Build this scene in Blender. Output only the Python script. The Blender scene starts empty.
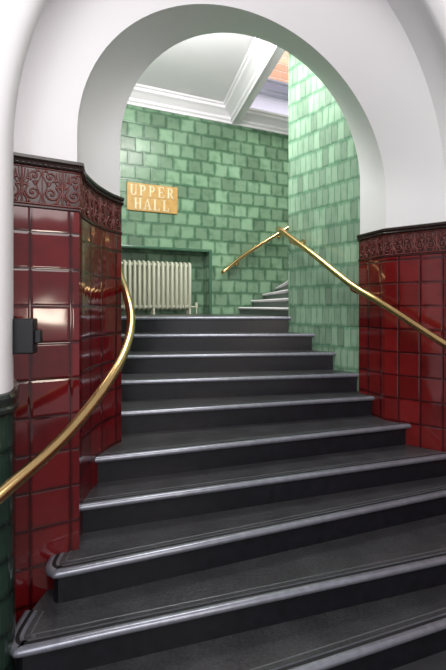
import bpy, math, random
from mathutils import Vector
random.seed(3)
ZO = 1.766
S = bpy.context.scene
S.view_settings.view_transform = 'Standard'

# ---------------- materials ----------------
def newmat(name):
    m = bpy.data.materials.new(name); m.use_nodes = True
    nt = m.node_tree; b = nt.nodes['Principled BSDF']
    return m, nt, b
def C(c): return (c[0], c[1], c[2], 1)
def simple(name, col, rough=.5, metal=0, noise=0, nscale=20, bump=0, coat=0):
    m, nt, b = newmat(name)
    b.inputs['Base Color'].default_value = C(col)
    b.inputs['Roughness'].default_value = rough
    b.inputs['Metallic'].default_value = metal
    b.inputs['Coat Weight'].default_value = coat
    tc = nt.nodes.new('ShaderNodeTexCoord')
    n = nt.nodes.new('ShaderNodeTexNoise'); n.inputs['Scale'].default_value = nscale; n.inputs['Detail'].default_value = 6
    nt.links.new(tc.outputs['Object'], n.inputs['Vector'])
    r = nt.nodes.new('ShaderNodeMixRGB')
    r.inputs[1].default_value = C([max(0, x*(1-noise)) for x in col]); r.inputs[2].default_value = C([min(1, x*(1+noise)) for x in col])
    nt.links.new(n.outputs['Fac'], r.inputs[0]); nt.links.new(r.outputs[0], b.inputs['Base Color'])
    if bump:
        bp = nt.nodes.new('ShaderNodeBump'); bp.inputs['Strength'].default_value = bump; bp.inputs['Distance'].default_value = .005
        nt.links.new(n.outputs['Fac'], bp.inputs['Height']); nt.links.new(bp.outputs[0], b.inputs['Normal'])
    return m
def tiles(name, c_center, c_edge, c_mortar, w, h, offset, rough, mort=.004, edge=.03, nvar=.5, bump=.4, spec=.5, v1=.78, v2=1.12, warp=0, nsc=11):
    m, nt, b = newmat(name); L = nt.links.new
    uv0 = nt.nodes.new('ShaderNodeUVMap')
    wn = nt.nodes.new('ShaderNodeTexNoise'); wn.inputs['Scale'].default_value = 6; wn.inputs['Detail'].default_value = 1
    L(uv0.outputs[0], wn.inputs['Vector'])
    sb = nt.nodes.new('ShaderNodeVectorMath'); sb.operation = 'SUBTRACT'; sb.inputs[1].default_value = (.5,.5,.5)
    L(wn.outputs['Color'], sb.inputs[0])
    sc = nt.nodes.new('ShaderNodeVectorMath'); sc.operation = 'SCALE'; sc.inputs['Scale'].default_value = warp
    L(sb.outputs[0], sc.inputs[0])
    uv = nt.nodes.new('ShaderNodeVectorMath'); uv.operation = 'ADD'
    L(uv0.outputs[0], uv.inputs[0]); L(sc.outputs[0], uv.inputs[1])
    def brick(ms, sm, c1=(1,1,1), c2=(1,1,1), cm=(0,0,0)):
        k = nt.nodes.new('ShaderNodeTexBrick'); k.offset = offset; k.offset_frequency = 2; k.squash = 1
        k.inputs['Scale'].default_value = 1; k.inputs['Brick Width'].default_value = w; k.inputs['Row Height'].default_value = h
        k.inputs['Mortar Size'].default_value = ms; k.inputs['Mortar Smooth'].default_value = sm; k.inputs['Bias'].default_value = 0
        k.inputs['Color1'].default_value = C(c1); k.inputs['Color2'].default_value = C(c2); k.inputs['Mortar'].default_value = C(cm)
        L(uv.outputs[0], k.inputs['Vector']); return k
    be = brick(edge, 1.0)
    bm = brick(mort, .2, (v1,)*3, (v2,)*3, (1,1,1))
    n = nt.nodes.new('ShaderNodeTexNoise'); n.inputs['Scale'].default_value = nsc; n.inputs['Detail'].default_value = 5
    L(uv.outputs[0], n.inputs['Vector'])
    ma = nt.nodes.new('ShaderNodeMath'); ma.operation = 'MULTIPLY_ADD'; ma.inputs[1].default_value = nvar*2
    ma.inputs[2].default_value = -nvar
    L(n.outputs['Fac'], ma.inputs[0])
    ad = nt.nodes.new('ShaderNodeMath'); ad.operation = 'ADD'; ad.use_clamp = True
    L(be.outputs['Fac'], ad.inputs[0]); L(ma.outputs[0], ad.inputs[1])
    mx = nt.nodes.new('ShaderNodeMixRGB'); mx.inputs[1].default_value = C(c_center); mx.inputs[2].default_value = C(c_edge)
    L(ad.outputs[0], mx.inputs[0])
    mu = nt.nodes.new('ShaderNodeMixRGB'); mu.blend_type = 'MULTIPLY'; mu.inputs[0].default_value = 1
    L(mx.outputs[0], mu.inputs[1]); L(bm.outputs['Color'], mu.inputs[2])
    m2 = nt.nodes.new('ShaderNodeMixRGB'); m2.inputs[2].default_value = C(c_mortar)
    L(mu.outputs[0], m2.inputs[1]); L(bm.outputs['Fac'], m2.inputs[0])
    L(m2.outputs[0], b.inputs['Base Color'])
    b.inputs['Roughness'].default_value = rough
    b.inputs['Specular IOR Level'].default_value = spec
    inv = nt.nodes.new('ShaderNodeMath'); inv.operation = 'SUBTRACT'; inv.inputs[0].default_value = 1
    b2 = brick(.014, 1.0); L(b2.outputs['Fac'], inv.inputs[1])
    n2 = nt.nodes.new('ShaderNodeTexNoise'); n2.inputs['Scale'].default_value = 5; n2.inputs['Detail'].default_value = 1
    L(uv.outputs[0], n2.inputs['Vector'])
    hh = nt.nodes.new('ShaderNodeMath'); hh.operation = 'MULTIPLY_ADD'; hh.inputs[1].default_value = 1.5
    L(n2.outputs['Fac'], hh.inputs[0]); L(inv.outputs[0], hh.inputs[2])
    bp = nt.nodes.new('ShaderNodeBump'); bp.inputs['Strength'].default_value = bump; bp.inputs['Distance'].default_value = .006
    L(hh.outputs[0], bp.inputs['Height']); L(bp.outputs[0], b.inputs['Normal'])
    return m
M_white = simple('white_plaster', (.83,.82,.84), .55, noise=.02, nscale=3, bump=.05)
M_ceil = simple('ceiling_paint', (.90,.86,.90), .6, noise=.02, nscale=3)
M_violet = simple('violet_white_paint', (.62,.60,.76), .6, noise=.03, nscale=3)
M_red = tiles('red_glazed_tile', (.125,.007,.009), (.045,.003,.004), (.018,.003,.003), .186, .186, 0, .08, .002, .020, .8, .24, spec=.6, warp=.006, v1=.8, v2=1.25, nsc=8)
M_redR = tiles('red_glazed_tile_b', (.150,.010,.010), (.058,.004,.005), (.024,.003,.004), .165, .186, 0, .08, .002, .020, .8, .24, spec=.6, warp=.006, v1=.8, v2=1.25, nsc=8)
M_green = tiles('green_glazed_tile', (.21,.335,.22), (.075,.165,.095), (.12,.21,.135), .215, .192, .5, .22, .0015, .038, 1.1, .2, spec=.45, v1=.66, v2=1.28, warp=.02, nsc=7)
M_green_lit = tiles('green_glazed_tile_lit', (.28,.41,.30), (.125,.26,.165), (.19,.31,.22), .27, .195, .5, .2, .0015, .038, 1.0, .2, spec=.45, v1=.72, v2=1.22, warp=.02, nsc=7)  # lighter copy of the green tile: stronger light on this wall put in colour
M_dgreen = tiles('dark_green_glazed_tile', (.022,.045,.034), (.010,.022,.017), (.008,.014,.011), .15, .15, 0, .14, .003, .03, .3, .25)
M_pink = tiles('pink_glazed_brick', (.62,.32,.22), (.45,.21,.15), (.56,.42,.36), .22, .12, .5, .3, .006, .03, .3, .2)
M_frieze = simple('frieze_glaze', (.040,.007,.008), .2, noise=.3, nscale=12)
M_scroll = simple('frieze_scroll_glaze', (.125,.024,.020), .22, noise=.4, nscale=30)
M_mould = simple('dark_glazed_moulding', (.022,.012,.011), .22, noise=.3, nscale=30)
M_gmould = simple('green_moulding', (.020,.025,.022), .2, noise=.3, nscale=30)
M_brass = simple('brass', (.66,.45,.20), .22, 1, noise=.16, nscale=8)
M_black = simple('black_plastic', (.006,.006,.008), .4)
M_cream = simple('radiator_cream_paint', (.60,.61,.48), .4, noise=.04)
M_gold = simple('sign_gold_paint', (.58,.34,.10), .5, noise=.35, nscale=14)
M_letter = simple('sign_cream_letter', (.82,.72,.50), .5)
M_nose = simple('steel_nosing', (.27,.28,.33), .28, .55, noise=.35, nscale=25)
M_groove = simple('nosing_grip', (.008,.008,.010), .6)
M_inlay = simple('tread_inlay', (.13,.135,.15), .35, .3, noise=.3, nscale=25)
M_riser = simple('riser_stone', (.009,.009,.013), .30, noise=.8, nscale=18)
M_skirt = simple('green_frame_glaze', (.07,.16,.10), .15, noise=.2)
M_floor = simple('floor_stone', (.05,.05,.055), .4, noise=.3, nscale=10)
M_upst = simple('upper_step_stone', (.16,.17,.18), .4, noise=.4, nscale=25)
M_tread, nt, b = newmat('tread_stone')
tc = nt.nodes.new('ShaderNodeTexCoord'); mp = nt.nodes.new('ShaderNodeMapping'); mp.inputs['Scale'].default_value = (1, 1.4, 1)
nt.links.new(tc.outputs['Object'], mp.inputs[0])
n1 = nt.nodes.new('ShaderNodeTexNoise'); n1.inputs['Scale'].default_value = 60; n1.inputs['Detail'].default_value = 9; n1.inputs['Roughness'].default_value = .8
nt.links.new(mp.outputs[0], n1.inputs['Vector'])
n2 = nt.nodes.new('ShaderNodeTexNoise'); n2.inputs['Scale'].default_value = 5; n2.inputs['Detail'].default_value = 6
nt.links.new(tc.outputs['Object'], n2.inputs['Vector'])
cr = nt.nodes.new('ShaderNodeValToRGB'); cr.color_ramp.elements[0].position = .32; cr.color_ramp.elements[0].color = (.020,.020,.023,1)
cr.color_ramp.elements[1].position = .72; cr.color_ramp.elements[1].color = (.135,.135,.145,1)
nt.links.new(n1.outputs['Fac'], cr.inputs[0])
cm = nt.nodes.new('ShaderNodeMixRGB'); cm.blend_type = 'MULTIPLY'; cm.inputs[0].default_value = .75
nt.links.new(cr.outputs[0], cm.inputs[1]); nt.links.new(n2.outputs['Fac'], cm.inputs[2])
nt.links.new(cm.outputs[0], b.inputs['Base Color'])
b.inputs['Roughness'].default_value = .28

# ---------------- helpers ----------------
def mk(name, verts, faces, mat, uvs=None, smooth=False, parent=None, mats=None, fmat=None):
    me = bpy.data.meshes.new(name)
    me.from_pydata([(v[0], v[1], v[2]+ZO) for v in verts], [], faces)
    if mats:
        for x in mats: me.materials.append(x)
        for i, p in enumerate(me.polygons): p.material_index = fmat[i]
    else: me.materials.append(mat)
    ul = me.uv_layers.new(name='UVMap')
    if uvs:
        for p in me.polygons:
            for li in p.loop_indices: ul.data[li].uv = uvs[me.loops[li].vertex_index]
    for p in me.polygons: p.use_smooth = smooth
    me.update()
    o = bpy.data.objects.new(name, me); S.collection.objects.link(o)
    if parent: o.parent = parent
    return o
def empty(name):
    o = bpy.data.objects.new(name, None); S.collection.objects.link(o); return o
def catmull(pts, n=6):
    P = [Vector(p) for p in pts]; P = [P[0]*2-P[1]] + P + [P[-1]*2-P[-2]]
    out = []
    for i in range(1, len(P)-2):
        for k in range(n):
            t = k/n; a, b_, c, d = P[i-1], P[i], P[i+1], P[i+2]
            out.append(.5*((2*b_)+(c-a)*t+(2*a-5*b_+4*c-d)*t*t+(3*b_-a-3*c+d)*t**3))
    out.append(P[-2]); return out
def normals(pts, side):
    N = []
    for i in range(len(pts)):
        def nn(a, b_):
            d = (b_-a).normalized(); return Vector((d.y, -d.x))*side
        if i == 0: n = nn(pts[0], pts[1])
        elif i == len(pts)-1: n = nn(pts[-2], pts[-1])
        else:
            a = nn(pts[i-1], pts[i]); b_ = nn(pts[i], pts[i+1]); n = (a+b_).normalized(); n = n/max(.35, n.dot(a))
        N.append(n)
    return N
def sweep(name, pts, prof, mat, side=1, u0=0, smooth=False, parent=None, mats=None, pm=None, cap=False):
    pts = [Vector(p) for p in pts]; N = normals(pts, side); u = u0; V = []; F = []; UV = []; FM = []
    m = len(prof)
    for i, p in enumerate(pts):
        if i: u += (pts[i]-pts[i-1]).length
        for (o, z) in prof:
            q = p+N[i]*o; V.append((q.x, q.y, z)); UV.append((u, z))
    for i in range(len(pts)-1):
        for j in range(m-1):
            f = [i*m+j, (i+1)*m+j, (i+1)*m+j+1, i*m+j+1]
            if side < 0: f.reverse()
            F.append(f); FM.append(pm[j] if pm else 0)
    if cap:
        F.append(list(range(m))); F.append([(len(pts)-1)*m+j for j in range(m)][::-1]); FM += [0, 0]
    return mk(name, V, F, mat, UV, smooth, parent, mats, FM if mats else None)
def tube(name, pts, r, mat, parent=None, cyc=False, res=4):
    cu = bpy.data.curves.new(name, 'CURVE'); cu.dimensions = '3D'; cu.bevel_depth = r; cu.bevel_resolution = res; cu.use_fill_caps = True
    if not isinstance(pts[0][0], (list, tuple, Vector)): pts = [pts]
    for pl in pts:
        sp = cu.splines.new('POLY'); sp.points.add(len(pl)-1)
        for i, p in enumerate(pl): sp.points[i].co = (p[0], p[1], p[2]+ZO, 1)
        sp.use_cyclic_u = cyc; sp.use_smooth = True
    cu.materials.append(mat)
    o = bpy.data.objects.new(name, cu); S.collection.objects.link(o)
    if parent: o.parent = parent
    return o
def box(name, o, ax, ay, sx, sy, z0, z1, mat, parent=None, bev=0):
    o = Vector(o); ax = Vector(ax); ay = Vector(ay)
    P = [o, o+ax*sx, o+ax*sx+ay*sy, o+ay*sy]
    V = [(p.x, p.y, z0) for p in P]+[(p.x, p.y, z1) for p in P]
    ob = mk(name, V, [(3,2,1,0),(4,5,6,7),(0,1,5,4),(1,2,6,5),(2,3,7,6),(3,0,4,7)], mat, parent=parent)
    if bev:
        md = ob.modifiers.new('b', 'BEVEL'); md.width = bev; md.segments = 3
    return ob
def prism(name, P, z0, z1, mat, parent=None, mats=None):
    n = len(P); V = [(p[0], p[1], z0) for p in P]+[(p[0], p[1], z1) for p in P]; F = [list(range(n))[::-1], list(range(n, 2*n))]
    F += [[i, (i+1) % n, n+(i+1) % n, n+i] for i in range(n)]
    UV = []; u = 0
    for i, p in enumerate(P):
        UV.append((u, z0)); u += (Vector(P[(i+1) % n])-Vector(p)).length
    UV += [(a[0], z1) for a in UV]
    return mk(name, V, F, mat, UV, parent=parent, mats=mats, fmat=([0, 0]+[1]*n if mats else None))

W = Vector((.906, .423)); WN = Vector((.423, -.906))   # building axes
FL = -1.766; R_ = .165; E_ = .116
def zk(k): return -(E_+k*R_)

# ---------------- arch wall ----------------
Cc, B, A = (-.714, 3.09), (-.766, 2.34), (-1.03, 2.185)
rev = catmull([Cc, (-.765,2.95), (-.80,2.74), (-.80,2.5), B], 4)
E, F_, G = Vector((1.235,4.02)), Vector((1.345,3.68)), Vector((1.69,3.38))
def arc(Lp, Rp, spring, top, zl, zr, n=56, m=4):
    Lp = Vector(Lp); Rp = Vector(Rp); out = []
    for i in range(m): out.append((Lp.x, Lp.y, zl+(spring-zl)*i/m))
    for i in range(n+1):
        th = math.pi*i/n; p = Lp+(Rp-Lp)*(1-math.cos(th))/2
        out.append((p.x, p.y, spring+(top-spring)*math.sin(th)))
    for i in range(m): out.append((Rp.x, Rp.y, spring+(zr-spring)*(i+1)/m))
    return out
def loft(name, arcs, mat, smooth=True):
    V = []; Fc = []; m = len(arcs[0])
    for a in arcs: V += a
    for i in range(len(arcs)-1):
        for j in range(m-1): Fc.append((i*m+j, i*m+j+1, (i+1)*m+j+1, (i+1)*m+j))
    return mk(name, V, Fc, mat, smooth=smooth)
n = len(rev)
arcs = []
TB, TF = 2.14, 1.945
for i, p in enumerate(rev):
    t = i/(n-1); arcs.append(arc(p, E.lerp(F_, t), 1.1-.2*t, TB+(TF-TB)*t, .74, .63))
loft('wall_arch_soffit', arcs, M_white)
loft('wall_arch_face', [arc(Vector(B).lerp(Vector(A), t), F_.lerp(G, t), .9-.1*t, TF+(2.5-TF)*t, .74, .63) for t in (0, .25, .5, .75, 1)], M_white)
pierL = [A, (-.965,2.05), (-.922,1.96), (-.900,1.88), (-.91,1.82), (-.97,1.77), (-1.1,1.70)]
pierR = [G, (1.79,3.26), (1.82,3.20), (1.83,3.15), (1.85,3.12), (1.90,3.08), (2.02,3.10)]
Ls = catmull(pierL, 4); Rs = catmull(pierR, 4); k = len(Ls)-1
tp = catmull([(2.5,0),(2.42,0),(2.37,0),(2.35,0),(2.36,0),(2.42,0),(2.5,0)], 4)
loft('wall_near_arch', [arc(Ls[i], Rs[i], .8-.2*min(1, i/12), tp[i].x, -.37, .3) for i in range(k+1)] +
     [arc((-1.1-.9*t, 1.70-.42*t), (2.02+.9*t, 3.10+.42*t), .6, 2.5+1.4*t, -.37, .3) for t in (.5, 1)], M_white)
loft('wall_arch_back', [arc(Cc, E, 1.1, TB, -.9, -.9), arc((-1.7,2.63), (2.6,4.66), 1.3, 4.2, -.9, -.9)], M_white, False)

# dado left and right
pL = rev+[Vector((-.90,2.262)), Vector((-1.15,2.115))]
ZT = .75
sweep('wall_dado_left', pL, [(.012, FL), (.012, ZT-.25)], M_red, -1, u0=-.25)
pR = [E, F_, F_.lerp(G, .5), G, Vector((1.84,3.22)), Vector((2.1,3.0)), Vector((2.7,2.5)), Vector((2.9,0.5))]
ZR = .64
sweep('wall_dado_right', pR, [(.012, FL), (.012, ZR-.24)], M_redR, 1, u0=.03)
def frieze(idx, path, side, zt, tw, maxlen, hgt):
    root = empty('trim_%d' % idx)
    sweep('panel', path, [(.012, zt-hgt-.06), (.014, zt-.05)], M_frieze, side, parent=root)
    sweep('top_moulding', path, [(.014, zt-.058), (.030, zt-.052), (.034, zt-.042), (.026, zt-.030), (.036, zt-.020), (.036, zt-.006), (.02, zt), (-.02, zt)], M_mould, side, parent=root)
    sweep('lower_bead', path, [(.012, zt-hgt-.072), (.020, zt-hgt-.066), (.020, zt-hgt-.058), (.012, zt-hgt-.052)], M_frieze, side, parent=root)
    P = [Vector(p) for p in path]; N = normals(P, side); Ls_ = [0]
    for i in range(1, len(P)): Ls_.append(Ls_[-1]+(P[i]-P[i-1]).length)
    def ev(s, z, o):
        for i in range(1, len(P)):
            if s <= Ls_[i] or i == len(P)-1:
                t = (s-Ls_[i-1])/(Ls_[i]-Ls_[i-1]); q = P[i-1].lerp(P[i], t)+N[i-1].lerp(N[i], t)*o
                return (q.x, q.y, z)
    zc = zt-.055-hgt/2; H = hgt
    spl = []; thin = []; leaf = []
    s = 0.01; lim = min(maxlen, Ls_[-1])
    while s+tw < lim:
        c = s+tw/2
        for sg in (-1, 1):
            for (cx, cy, r0, dirn, a0, turns) in ((.27, -.17, .20, 1, 2.2, 9.5), (.30, .27, .135, -1, -2.0, 8.5)):
                pl = []
                for i in range(26):
                    t = i/25; a = a0+dirn*t*turns; r = r0*(1-t*.88)
                    pl.append(ev(c+sg*tw*(cx+r*math.cos(a)), zc+H*cy+H*r*math.sin(a), .016))
                spl.append(pl)
                q = ev(c+sg*tw*cx, zc+H*cy, .016); leaf.append([(q[0], q[1], q[2]-.003), (q[0], q[1], q[2]+.003)])
                for a in (0.3, 1.2, 2.1, 3.9, 5.2):
                    x0, y0 = cx+r0*1.02*math.cos(a), cy+r0*1.02*math.sin(a); x1, y1 = cx+r0*1.5*math.cos(a+.35*dirn), cy+r0*1.5*math.sin(a+.35*dirn)
                    if abs(y1) < .45 and 0.02 < x1 < .49: leaf.append([ev(c+sg*tw*x0, zc+H*y0, .014), ev(c+sg*tw*x1, zc+H*y1, .015)])
            for (x1, y1) in ((.15, .40), (.08, .44), (.20, .22)):
                thin.append([ev(c+sg*tw*x1*math.sin(t*1.57)**1.5, zc-.1*H+(y1+.1)*H*t, .016) for t in [i/7 for i in range(8)]])
            spl.append([ev(c+sg*tw*(.02+.18*t*t), zc+H*(-.1-.33*t), .016) for t in [i/6 for i in range(7)]])
            thin.append([ev(c+sg*tw*(.42+.05*math.sin(t*9)), zc+H*(-.42+.84*t), .015) for t in [i/12 for i in range(13)]])
        spl.append([ev(c, zc+H*(-.42+.86*t), .017) for t in (0, .5, 1)])
        thin.append([ev(c+tw*.495, zc-.47*H, .013), ev(c+tw*.495, zc+.47*H, .013)])
        s += tw
    for zz in (zc-.47*H, zc+.48*H):
        spl.append([ev(x*lim/60, zz, .015) for x in range(61)])
    tube('scrolls', spl, .0052, M_scroll, root, res=1)
    tube('leaflets', leaf, .0062, M_scroll, root, res=1)
    tube('palmettes', thin, .0034, M_scroll, root, res=1)
    bd = []
    x = .01
    while x < lim:
        a = ev(x, zt-.046, .034); b2 = ev(x+.012, zt-.046, .034); bd.append([a, b2]); x += .026
    tube('beads', bd, .006, M_mould, root, res=1)
frieze(1, pL, -1, ZT, .186, 5, .19)
frieze(2, pR, 1, ZR, .165, 1.7, .17)
pp = Ls+[Vector((-2.0,1.28))]
sweep('wall_pier_dado', pp, [(.01, FL), (.01, -.44)], M_dgreen, -1)
sweep('trim_3', pp, [(.01,-.445),(.022,-.44),(.025,-.425),(.016,-.415),(.02,-.40),(.024,-.38),(.018,-.365),(0,-.36)], M_gmould, -1)

# ---------------- stairs ----------------
noses = {
 1: [(-1.34,4.32), (.99,4.505)], 2: [(-1.22,3.96), (1.10,4.278)], 3: [(-1.03,3.582), (1.22,4.03)], 4: [(-.87,3.217), (1.33,3.83)],
 5: [(-.85,2.74), (1.50,3.554)], 6: [(-.84,2.453), (1.80,3.36)],
 7: [(-.868,2.34), (-.866,2.24), (-.852,2.175), (-.815,2.138), (-.765,2.14), (-.5,2.243), (1.525,3.05), (2.25,3.33)],
 8: [(-.925,2.10), (-.922,1.96), (-.905,1.90), (-.870,1.868), (-.82,1.870), (-.5,1.975), (1.27,2.54), (2.45,2.917)],
 9: [(-1.05,1.43), (1.13,2.26), (2.6,2.82)]}
st = empty('staircase')
S0 = [Vector((-1.35,4.69)), Vector((.84,4.785))]
NOSE = [(-.052, .000), (-.048, .004), (-.004, .004), (.006, .001), (.013, -.006), (.015, -.015), (.011, -.025), (.002, -.032), (-.02, -.034)]
def smoothnose(pts):
    if len(pts) < 5: return [Vector(p) for p in pts]
    return catmull(pts[:6], 4)+[Vector(p) for p in pts[6:]]
def nosing(nm, pts, z, parent):
    sweep(nm, pts, [(o, z+h) for o, h in NOSE], M_nose, 1, smooth=True, parent=parent)
    sweep(nm+'_grip', pts, [(-.036, z+.0045), (-.033, z+.0055), (-.021, z+.0055), (-.018, z+.0045)], M_groove, 1, parent=parent)
    sweep(nm+'_inlay', pts, [(-.084, z+.0004), (-.082, z+.001), (-.078, z+.001), (-.076, z+.0004)], M_inlay, 1, parent=parent)
for k_ in range(1, 10):
    pts = smoothnose(noses[k_]); z = zk(k_)
    pv = [Vector(p) for p in noses[k_-1]] if k_ > 1 else S0
    N = normals(pts, 1)
    body = [p-N[i]*.022 for i, p in enumerate(pts)]
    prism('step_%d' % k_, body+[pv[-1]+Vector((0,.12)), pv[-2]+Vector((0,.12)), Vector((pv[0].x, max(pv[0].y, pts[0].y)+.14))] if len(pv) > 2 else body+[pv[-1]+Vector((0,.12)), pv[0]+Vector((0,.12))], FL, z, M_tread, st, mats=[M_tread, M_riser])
    nosing('nosing_%d' % k_, pts, z, st)
bw0 = Vector((-1.386,6.0))
def bw(s, o=0): return bw0+W*s+WN*o
land = [S0[0]+Vector((0,.028)), S0[1]+Vector((0,.028)), Vector((1.6,5.2)), bw(4.4,-.3), bw(-.55,-.3)]
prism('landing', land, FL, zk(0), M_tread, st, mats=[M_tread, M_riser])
nosing('nosing_top', S0, zk(0), st)
# upper winders
D = Vector((.725,4.86))
up = empty('upper_flight')
for i, (se, z) in enumerate(((1.80,-.02), (2.02,.085), (2.22,.185), (2.45,.285), (2.7,.385), (3.0,.485), (3.4,.6))):
    e = bw(se); nx = bw(4.9); d = (D-e).normalized()
    nn = Vector((d.y, -d.x)); nn = nn if nn.x < 0 else -nn
    prism('step_%d' % (i+1), [e-nn*.02, D-nn*.02, Vector((1.5,5.2)), nx], zk(0), z, M_upst, up)
    sweep('nosing_%d' % (i+1), [e, D], [(o, z+h*.9) for o, h in NOSE], M_ceil, 1 if (Vector((d.y, -d.x)).x < 0) else -1, parent=up, smooth=True)

# ---------------- hall ----------------
ZC = 2.74
def panel(name, s0, s1, z0, z1, mat, o=0, u0=None):
    return sweep(name, [bw(s0, o), bw(s1, o)], [(0, z0), (0, z1)], mat, 1, u0=s0 if u0 is None else u0)
panel('wall_back_over_niche', -.7, 1.303, .79, ZC, M_green)
panel('wall_back', 1.303, 5, -.3, ZC, M_green)
nb = -.22
panel('wall_niche_back', -.7, 1.303, -.3, .79, M_green, nb)
V = [bw(1.303,0), bw(1.303,nb)]
mk('wall_niche_side', [(V[0].x,V[0].y,-.3),(V[1].x,V[1].y,-.3),(V[1].x,V[1].y,.79),(V[0].x,V[0].y,.79)], [(0,1,2,3)], M_green, [(0,-.3),(.22,-.3),(.22,.79),(0,.79)])
V = [bw(-.7,0), bw(1.303,0), bw(1.303,nb), bw(-.7,nb)]
mk('wall_niche_soffit', [(v.x, v.y, .79) for v in V], [(0,1,2,3)], M_skirt, None)
fr = empty('trim_4')
sweep('head', [bw(-.7), bw(1.345)], [(0,.83),(.016,.826),(.02,.81),(.016,.792),(-.02,.79)], M_skirt, 1, parent=fr)
box('jamb', bw(1.303, 0), W, WN, .042, .018, zk(0), .79, M_skirt, fr, .004)
panel('wall_back_upper_band', -.7, 5, ZC, 3.32, M_violet)
panel('wall_back_upper', -.7, 5, 3.32, 6.2, M_pink)
CORN = [(0,0),(.02,.0),(.025,.03),(.05,.05),(.055,.08),(.12,.13),(.16,.15),(.165,.185),(.19,.19),(.20,.215)]
sweep('trim_5', [bw(-.7), bw(5)], [(o, ZC-.01+z) for o, z in CORN], M_ceil, 1)
sweep('trim_6', [bw(1.5), bw(5)], [(o*.8, 3.30+z*.8) for o, z in CORN], M_violet, 1)
bmA, bmB = Vector((.15,6.70)), Vector((.72,4.08))
CZ = 2.95
prism('ceiling', [(-2.1,2.9), bmB, bmA, bw(-.7)], CZ, CZ+.05, M_ceil)
bd = (bmB-bmA).normalized()
sweep('trim_7', [bmA, bmB], [(o, ZC-.01+z) for o, z in CORN], M_ceil, 1)
o_ = Vector((-bd.y, bd.x))
prism('beam', [bmA, bmB, bmB+o_*.10, bmA+o_*.10], ZC, 3.6, M_ceil)
D0 = Vector((.705,4.80)); E0 = Vector((1.245,4.03))
wr = prism('wall_right_stair', [E0, (2.3,4.5), (1.7,5.35), D0], FL, 5.5, M_green_lit)
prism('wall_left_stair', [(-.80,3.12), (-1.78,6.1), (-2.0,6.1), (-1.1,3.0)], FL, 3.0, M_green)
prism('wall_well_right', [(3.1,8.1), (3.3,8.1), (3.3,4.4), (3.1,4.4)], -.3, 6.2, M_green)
prism('ceiling_well', [(.2,6.6), (.8,4.0), (3.3,4.4), (3.3,8.3), (1.5,7.6)], 6.2, 6.25, M_white)
prism('floor', [(-2.6,-1.5), (3.0,-1.5), (3.0,3.3), (-2.6,3.3)], FL-.05, FL, M_floor)

# ---------------- sign ----------------
sg = empty('upper_hall_sign')
s0, s1, z0, z1 = .09, .81, 1.30, 1.68
box('plate', bw(s0, .002), W, WN, s1-s0, .02, z0, z1, M_gold, sg, .006)
def ringarc(cx, cy, rx, ry, ix, iy, a0, a1, n=12):
    q = []
    for i in range(n):
        t0 = math.radians(a0+(a1-a0)*i/n); t1 = math.radians(a0+(a1-a0)*(i+1)/n)
        q.append([(cx+rx*math.cos(t0), cy+ry*math.sin(t0)), (cx+rx*math.cos(t1), cy+ry*math.sin(t1)), (cx+ix*math.cos(t1), cy+iy*math.sin(t1)), (cx+ix*math.cos(t0), cy+iy*math.sin(t0))])
    return q
def r(a, b_, c, d): return [[(a,b_),(c,b_),(c,d),(a,d)]]
Pq = r(.12,0,.29,1)+r(.03,0,.38,.06)+r(.03,.94,.34,1)+r(.28,.93,.36,1)+r(.28,.44,.36,.51)+ringarc(.36,.72,.34,.28,.19,.21,-90,90)
LT = {
 'P': Pq, 'R': Pq+[[(.36,.46),(.52,.48),(.84,0),(.64,0)]]+r(.62,0,.86,.05),
 'U': r(.10,.3,.27,1)+r(.64,.3,.72,1)+r(.02,.94,.36,1)+r(.54,.94,.80,1)+ringarc(.41,.31,.31,.31,.18,.23,180,360),
 'E': r(.12,0,.29,1)+r(.03,.93,.70,1)+r(.03,0,.74,.07)+r(.28,.47,.54,.54)+r(.64,.76,.70,1)+r(.68,0,.74,.26)+r(.48,.38,.54,.63),
 'H': r(.10,0,.27,1)+r(.60,0,.77,1)+r(.27,.47,.6,.54)+r(.02,0,.35,.06)+r(.02,.94,.35,1)+r(.52,0,.85,.06)+r(.52,.94,.85,1),
 'A': [[(.08,0),(.16,0),(.44,1),(.37,1)],[(.36,1),(.48,1),(.82,0),(.63,0)]]+r(.2,.3,.62,.37)+r(.0,0,.26,.06)+r(.54,0,.90,.06),
 'L': r(.12,0,.29,1)+r(.03,0,.72,.07)+r(.03,.94,.38,1)+r(.66,0,.72,.28)}
V = []; Fc = []
def word(txt, cs, zb, h, adv):
    w = adv*len(txt); x = cs-w/2
    for ch in txt:
        for q in LT[ch]:
            i0 = len(V)
            for off in (.021, .029):
                for (a, b_) in q:
                    p = bw(x+a*h*.85, off); V.append((p.x, p.y, zb+b_*h))
            Fc.extend([(i0+4,i0+5,i0+6,i0+7),(i0,i0+1,i0+5,i0+4),(i0+1,i0+2,i0+6,i0+5),(i0+2,i0+3,i0+7,i0+6),(i0+3,i0,i0+4,i0+7)])
        x += adv
word('UPPER', (s0+s1)/2, 1.505, .15, .130)
word('HALL', (s0+s1)/2, 1.325, .15, .134)
mk('lettering', V, Fc, M_letter, parent=sg)

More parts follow.
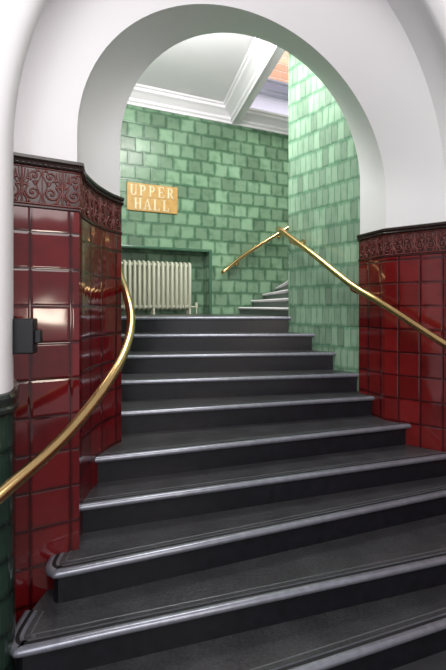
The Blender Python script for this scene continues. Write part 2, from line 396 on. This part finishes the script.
# ---------------- radiator ----------------
rd = empty('radiator')
nsec = 18; rs0, rs1 = -.16, 1.05; zb, zt = zk(0)+.06, .63
spl = []; mid = []
for i in range(nsec):
    s = rs0+(rs1-rs0)*(i+.5)/nsec
    pts = []
    for (cz, a0) in ((zt-.045, 0), (zb+.045, 180)):
        for j in range(9):
            a = math.radians(a0+180*j/8); p = bw(s, -.09+.06*math.cos(a)); pts.append((p.x, p.y, cz+.03*math.sin(a)))
    spl.append(pts)
    p = bw(s, -.09); mid.append([(p.x, p.y, zb+.02), (p.x, p.y, zt-.02)])
tube('sections', spl, .0205, M_cream, rd, cyc=True)
tube('inner_columns', mid, .016, M_cream, rd)
hub = []
for z in (zb+.045, zt-.05):
    a = bw(rs0+.01, -.09); b_ = bw(rs1-.01, -.09); hub.append([(a.x,a.y,z),(b_.x,b_.y,z)])
tube('hubs', hub, .026, M_cream, rd)
ft = []
for i in (0, 9, nsec-1):
    s = rs0+(rs1-rs0)*(i+.5)/nsec
    for oo in (-.035, -.145):
        p = bw(s, oo); ft.append([(p.x,p.y,zb+.03),(p.x,p.y,zk(0))])
tube('feet', ft, .018, M_cream, rd)
a = bw(rs1, -.09); c = bw(rs1+.09, -.09)
tube('valve_pipe', [(a.x,a.y,zb+.045),(c.x-.02,c.y,zb+.045),(c.x,c.y,zb+.03),(c.x,c.y,zk(0))], .012, M_cream, rd)
tube('valve', [(c.x,c.y,zb+.03),(c.x,c.y,zb+.11)], .022, M_cream, rd)

# ---------------- handrails ----------------
def rail(pts, r, name='handrail', brk=(), ends=()):
    root = empty(name)
    P = catmull(pts, 8)
    tube('rail', [tuple(p) for p in P], r, M_brass, root, res=6)
    for (a, b_) in brk:
        a = Vector(a); b_ = Vector(b_); m_ = (a+b_)/2+Vector((0,0,-.03))
        q = catmull([a, (a.x,a.y,a.z-.045), m_+Vector((0,0,-.02)), b_], 6)
        tube('bracket', [tuple(p) for p in q], .008, M_brass, root)
        d = (b_-a); d.z = 0; d.normalize()
        tube('rose', [tuple(b_-d*.012), tuple(b_+d*.004)], .032, M_brass, root)
    return root
rail([(-.95,3.95,.62),(-.86,3.60,.42),(-.755,3.28,.225),(-.66,3.03,.09),(-.574,2.78,-.08),(-.548,2.52,-.23),(-.575,2.25,-.375),(-.68,1.93,-.56),(-.825,1.65,-.70),(-1.0,1.40,-.85)], .027,
     brk=[((-.86,3.6,.42),(-.96,3.62,.36)), ((-1.0,1.40,-.85),(-1.65,1.43,-.92))])
rail([(.60,4.86,.84),(.615,4.72,.80),(.68,4.58,.715),(.88,4.19,.46),(1.09,3.80,.185),(1.28,3.50,.0),(1.56,3.12,-.27),(1.85,2.75,-.5)], .028,
     brk=[((1.09,3.8,.185),(1.27,3.91,.13)), ((.69,4.56,.70),(.835,4.62,.66))])
def bp3(s, o, z):
    p = bw(s, o); return (p.x, p.y, z)
rail([bp3(1.50,.04,.50), bp3(1.53,.09,.53), bp3(1.9,.09,.80), bp3(2.55,.09,1.19), bp3(3.2,.09,1.6)], .028,
     brk=[(bp3(1.75,.09,.70), bp3(1.75,.0,.64)), (bp3(2.5,.09,1.16), bp3(2.5,.0,1.1))])

# ---------------- black wall box ----------------
bx = empty('door_holder_box')
q = Vector((-.925,1.93)); ax = Vector((1,.12)).normalized(); ay = Vector((-ax.y, ax.x))
box('body', q, ax, ay, .10, .07, -.210, -.055, M_black, bx, .008)
box('lever', q+ax*.098+ay*.015, ax, ay, .028, .04, -.165, -.105, M_black, bx, .006)
box('back_plate', q-ax*.012-ay*.005, ax, ay, .018, .085, -.215, -.045, M_black, bx, .003)

# ---------------- lights ----------------
def area(name, loc, target, size, power, col=(1,1,1), sy=None):
    l = bpy.data.lights.new(name, 'AREA'); l.size = size; l.energy = power; l.color = col
    if sy: l.shape = 'RECTANGLE'; l.size_y = sy
    o = bpy.data.objects.new(name, l); S.collection.objects.link(o)
    o.location = (loc[0], loc[1], loc[2]+ZO)
    d = Vector(target)-Vector(loc); o.rotation_euler = d.to_track_quat('-Z', 'Y').to_euler()
area('hall_fill', (0,4.1,2.85), (-.2,4.7,0), 1.0, 52, (1,.975,.93))  # unseen area light added so the closed hall is lit
area('hall_ceiling_fill', (-.4,3.65,2.40), (-.3,5.6,3.3), .7, 40, (1,.985,.98))  # added behind the arch top to brighten the hall ceiling, no fixture there
area('well_fill', (2.0,6.0,5.6), (1.5,7.0,2.5), 1.2, 180, (1,.95,.92))  # added out of view to light the pink brick in the well
area('lobby_overhead_fill', (.8,-.6,2.3), (.3,3.0,.6), 2.4, 90, (1,.97,.94))  # unseen overhead fill added behind the camera for the front space
area('lobby_cool_fill', (-.6,-1.6,.6), (.8,3.0,.3), 1.4, 26, (.94,.96,1), 1.8)  # cool area fill added behind the camera, no window modelled here
area('side_window', (1.62,-.85,-.12), (-.9,2.26,-.05), .42, 10, (1,.85,.7), .3)
w = bpy.data.worlds.new('world'); S.world = w; w.use_nodes = True
w.node_tree.nodes['Background'].inputs[0].default_value = (.96,.94,.98,1); w.node_tree.nodes['Background'].inputs[1].default_value = .55

# ---------------- camera ----------------
cam = bpy.data.cameras.new('camera'); co = bpy.data.objects.new('camera', cam); S.collection.objects.link(co)
cam.sensor_fit = 'HORIZONTAL'; cam.sensor_width = 36; cam.lens = 36; cam.shift_y = -.065; cam.clip_start = .02
co.location = (0,0,ZO); co.rotation_euler = (math.pi/2,0,0)
S.camera = co
